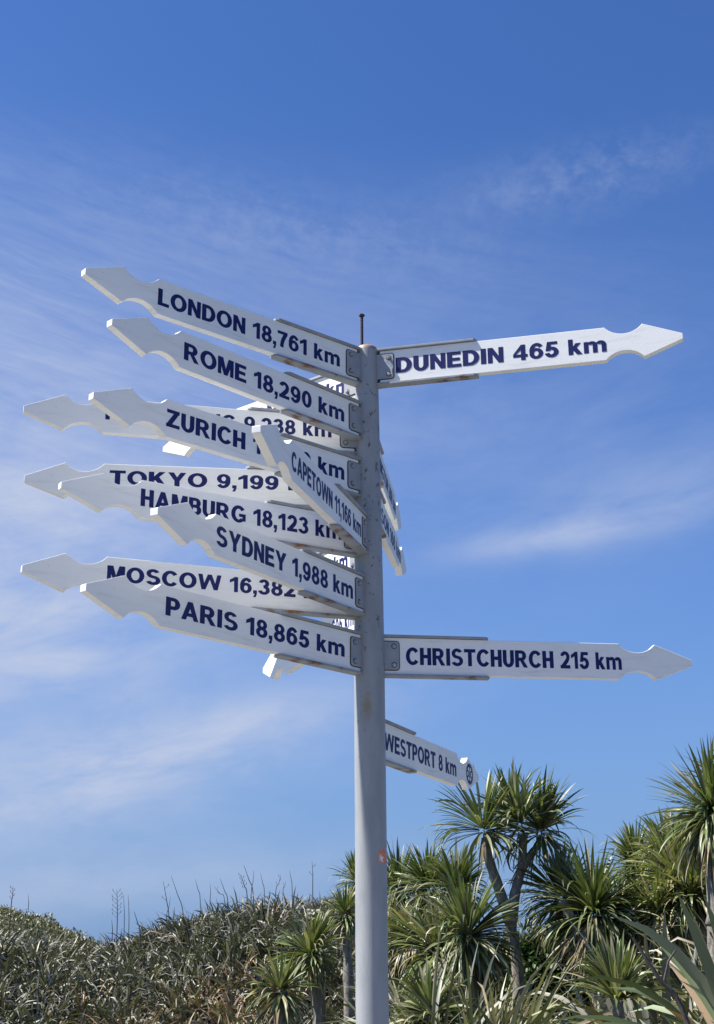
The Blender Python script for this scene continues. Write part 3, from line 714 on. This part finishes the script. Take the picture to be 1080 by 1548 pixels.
# ------------------------------------------------------------------ dry flower stalks
def stalk(px, ytop, ybot, D, lean, branches, label, r=.013):
    D += 6; r *= .8
    b = at(px, ybot, D); t = at(px + lean, ytop, D); g = float(gh(b.x, D))
    base = Vector((b.x + (b.x - t.x) * .4, D, g)); bm = bmesh.new()
    pa, ra = smoothpath([Vector((0, 0, 0)), b - base, (b + t) / 2 - base + Vector((.012, 0, 0)), t - base], [r * 1.5, r * 1.2, r, r * .35], 5)
    tube(bm, pa, ra, 6)
    H = (t - b).length
    for k in range(branches):
        f = .35 + .6 * (k + .5) / branches; p = b.lerp(t, f) - base; s_ = 1 if k % 2 else -1
        e = p + Vector((s_ * H * (.07 + .05 * rng.random()), rng.normal(0, .03), H * (.05 + .06 * rng.random())))
        tube(bm, [p, (p + e) / 2 + Vector((0, 0, -.01)), e], [r * .55, r * .45, r * .3], 5)
        tube(bm, [e - Vector((0, 0, .015)), e + Vector((s_ * .008, 0, .045))], [r * .9, r * .4], 5)
    o = from_bm('flower_stalk', bm, M_stalk, None); o.location = base
    tag(o, label, 'flower stalk', 'dry flax flower stalks against the sky'); return o
GEN = 'thin dry bare flax flower stalk standing up from the thicket against the sky'
stalk(17, 1340, 1372, 31, 3, 5, 'dark flower stalk with short twigs nearest the left edge'); stalk(43, 1352, 1375, 32, 0, 0, GEN, .009)
stalk(177, 1345, 1412, 31, 0, 12, 'twiggy flower stalk with many side branches, tallest of the cluster in the dip'); stalk(188, 1352, 1405, 31.5, -1, 0, GEN, .010); stalk(195, 1352, 1405, 30.5, -1, 0, GEN, .010); stalk(170, 1390, 1415, 30, -1, 0, GEN, .011)
stalk(212, 1378, 1412, 29, -9, 0, GEN, .014)
stalk(256, 1332, 1390, 32, -9, 2, GEN); stalk(277, 1324, 1380, 32, -18, 0, GEN, .011); stalk(252, 1355, 1388, 31, 6, 0, GEN, .009)
stalk(303, 1328, 1362, 33, -8, 0, GEN, .010); stalk(318, 1336, 1362, 33, 0, 0, GEN, .009); stalk(345, 1328, 1365, 32, -12, 0, GEN, .011); stalk(340, 1340, 1362, 33, -16, 2, GEN, .009)
stalk(374, 1322, 1356, 32, -10, 7, 'flower stalk with tufted side twigs above the middle of the thicket'); stalk(383, 1308, 1352, 33, -14, 0, 'tall bare flower stalk leaning left above the middle of the thicket', .013); stalk(380, 1316, 1352, 32.5, 4, 0, GEN, .010)
stalk(400, 1320, 1352, 33, -6, 0, GEN, .010); stalk(417, 1322, 1350, 33, 8, 3, GEN, .010); stalk(442, 1315, 1346, 33, -4, 0, GEN, .010); stalk(473, 1302, 1344, 33, -1, 2, 'straight flower stalk standing alone between the thicket middle and the pole', .012); stalk(428, 1332, 1350, 33, 4, 1, GEN, .009)
def leaning_stem():
    a, b = at(957, 1418, 9.0), at(1040, 1548, 9.0); base = Vector((b.x + .25, 9.0, float(gh(b.x, 9.0)))); bm = bmesh.new()
    pa, ra = smoothpath([Vector((0, 0, 0)), b - base, (a + b) / 2 - base + Vector((-.01, 0, .02)), a - base], [.024, .018, .014, .008], 6); tube(bm, pa, ra, 8)
    c = at(1000, 1470, 9.0) - base; d = at(1022, 1436, 9.0) - base; tube(bm, [at(1003, 1490, 9.0) - base, c.lerp(d, .5), d], [.010, .008, .005], 6)
    o = from_bm('leaning_stem', bm, M_stalk); o.location = base
    tag(o, 'long dark dead stem leaning left among the flax at the lower right', 'stem')
leaning_stem()

# ------------------------------------------------------------------ scrub on the far hill
def hill_scrub():
    lv = Leaves(); n = 60000
    x = rng.uniform(-44, -6, n); y = rng.uniform(66, 100, n); z = gh(x, y)
    cl = np.sin(x * 1.9 + 1.3 * np.sin(y * .8)) * np.sin(y * 1.4 + x * .5)
    hgt = .15 + .6 * np.clip(cl, 0, 1)
    base = np.stack([x, y, z + hgt * rng.random(n)], -1)
    tn = tones(n, [(.095, .098, .05), (.125, .122, .068), (.07, .072, .038), (.15, .142, .085)], .25)
    lv.add(base, rng.random(n) * 6.28, .3 + 1.2 * rng.random(n), rng.normal(.3, .3, n), .12 + .14 * rng.random(n), .08 + .08 * rng.random(n), tn, segs=2)
    o = lv.build('hill_scrub', M_shrub)
    tag(o, 'low olive scrub covering the distant rounded hill at the left', 'scrub', kind='stuff')
hill_scrub()
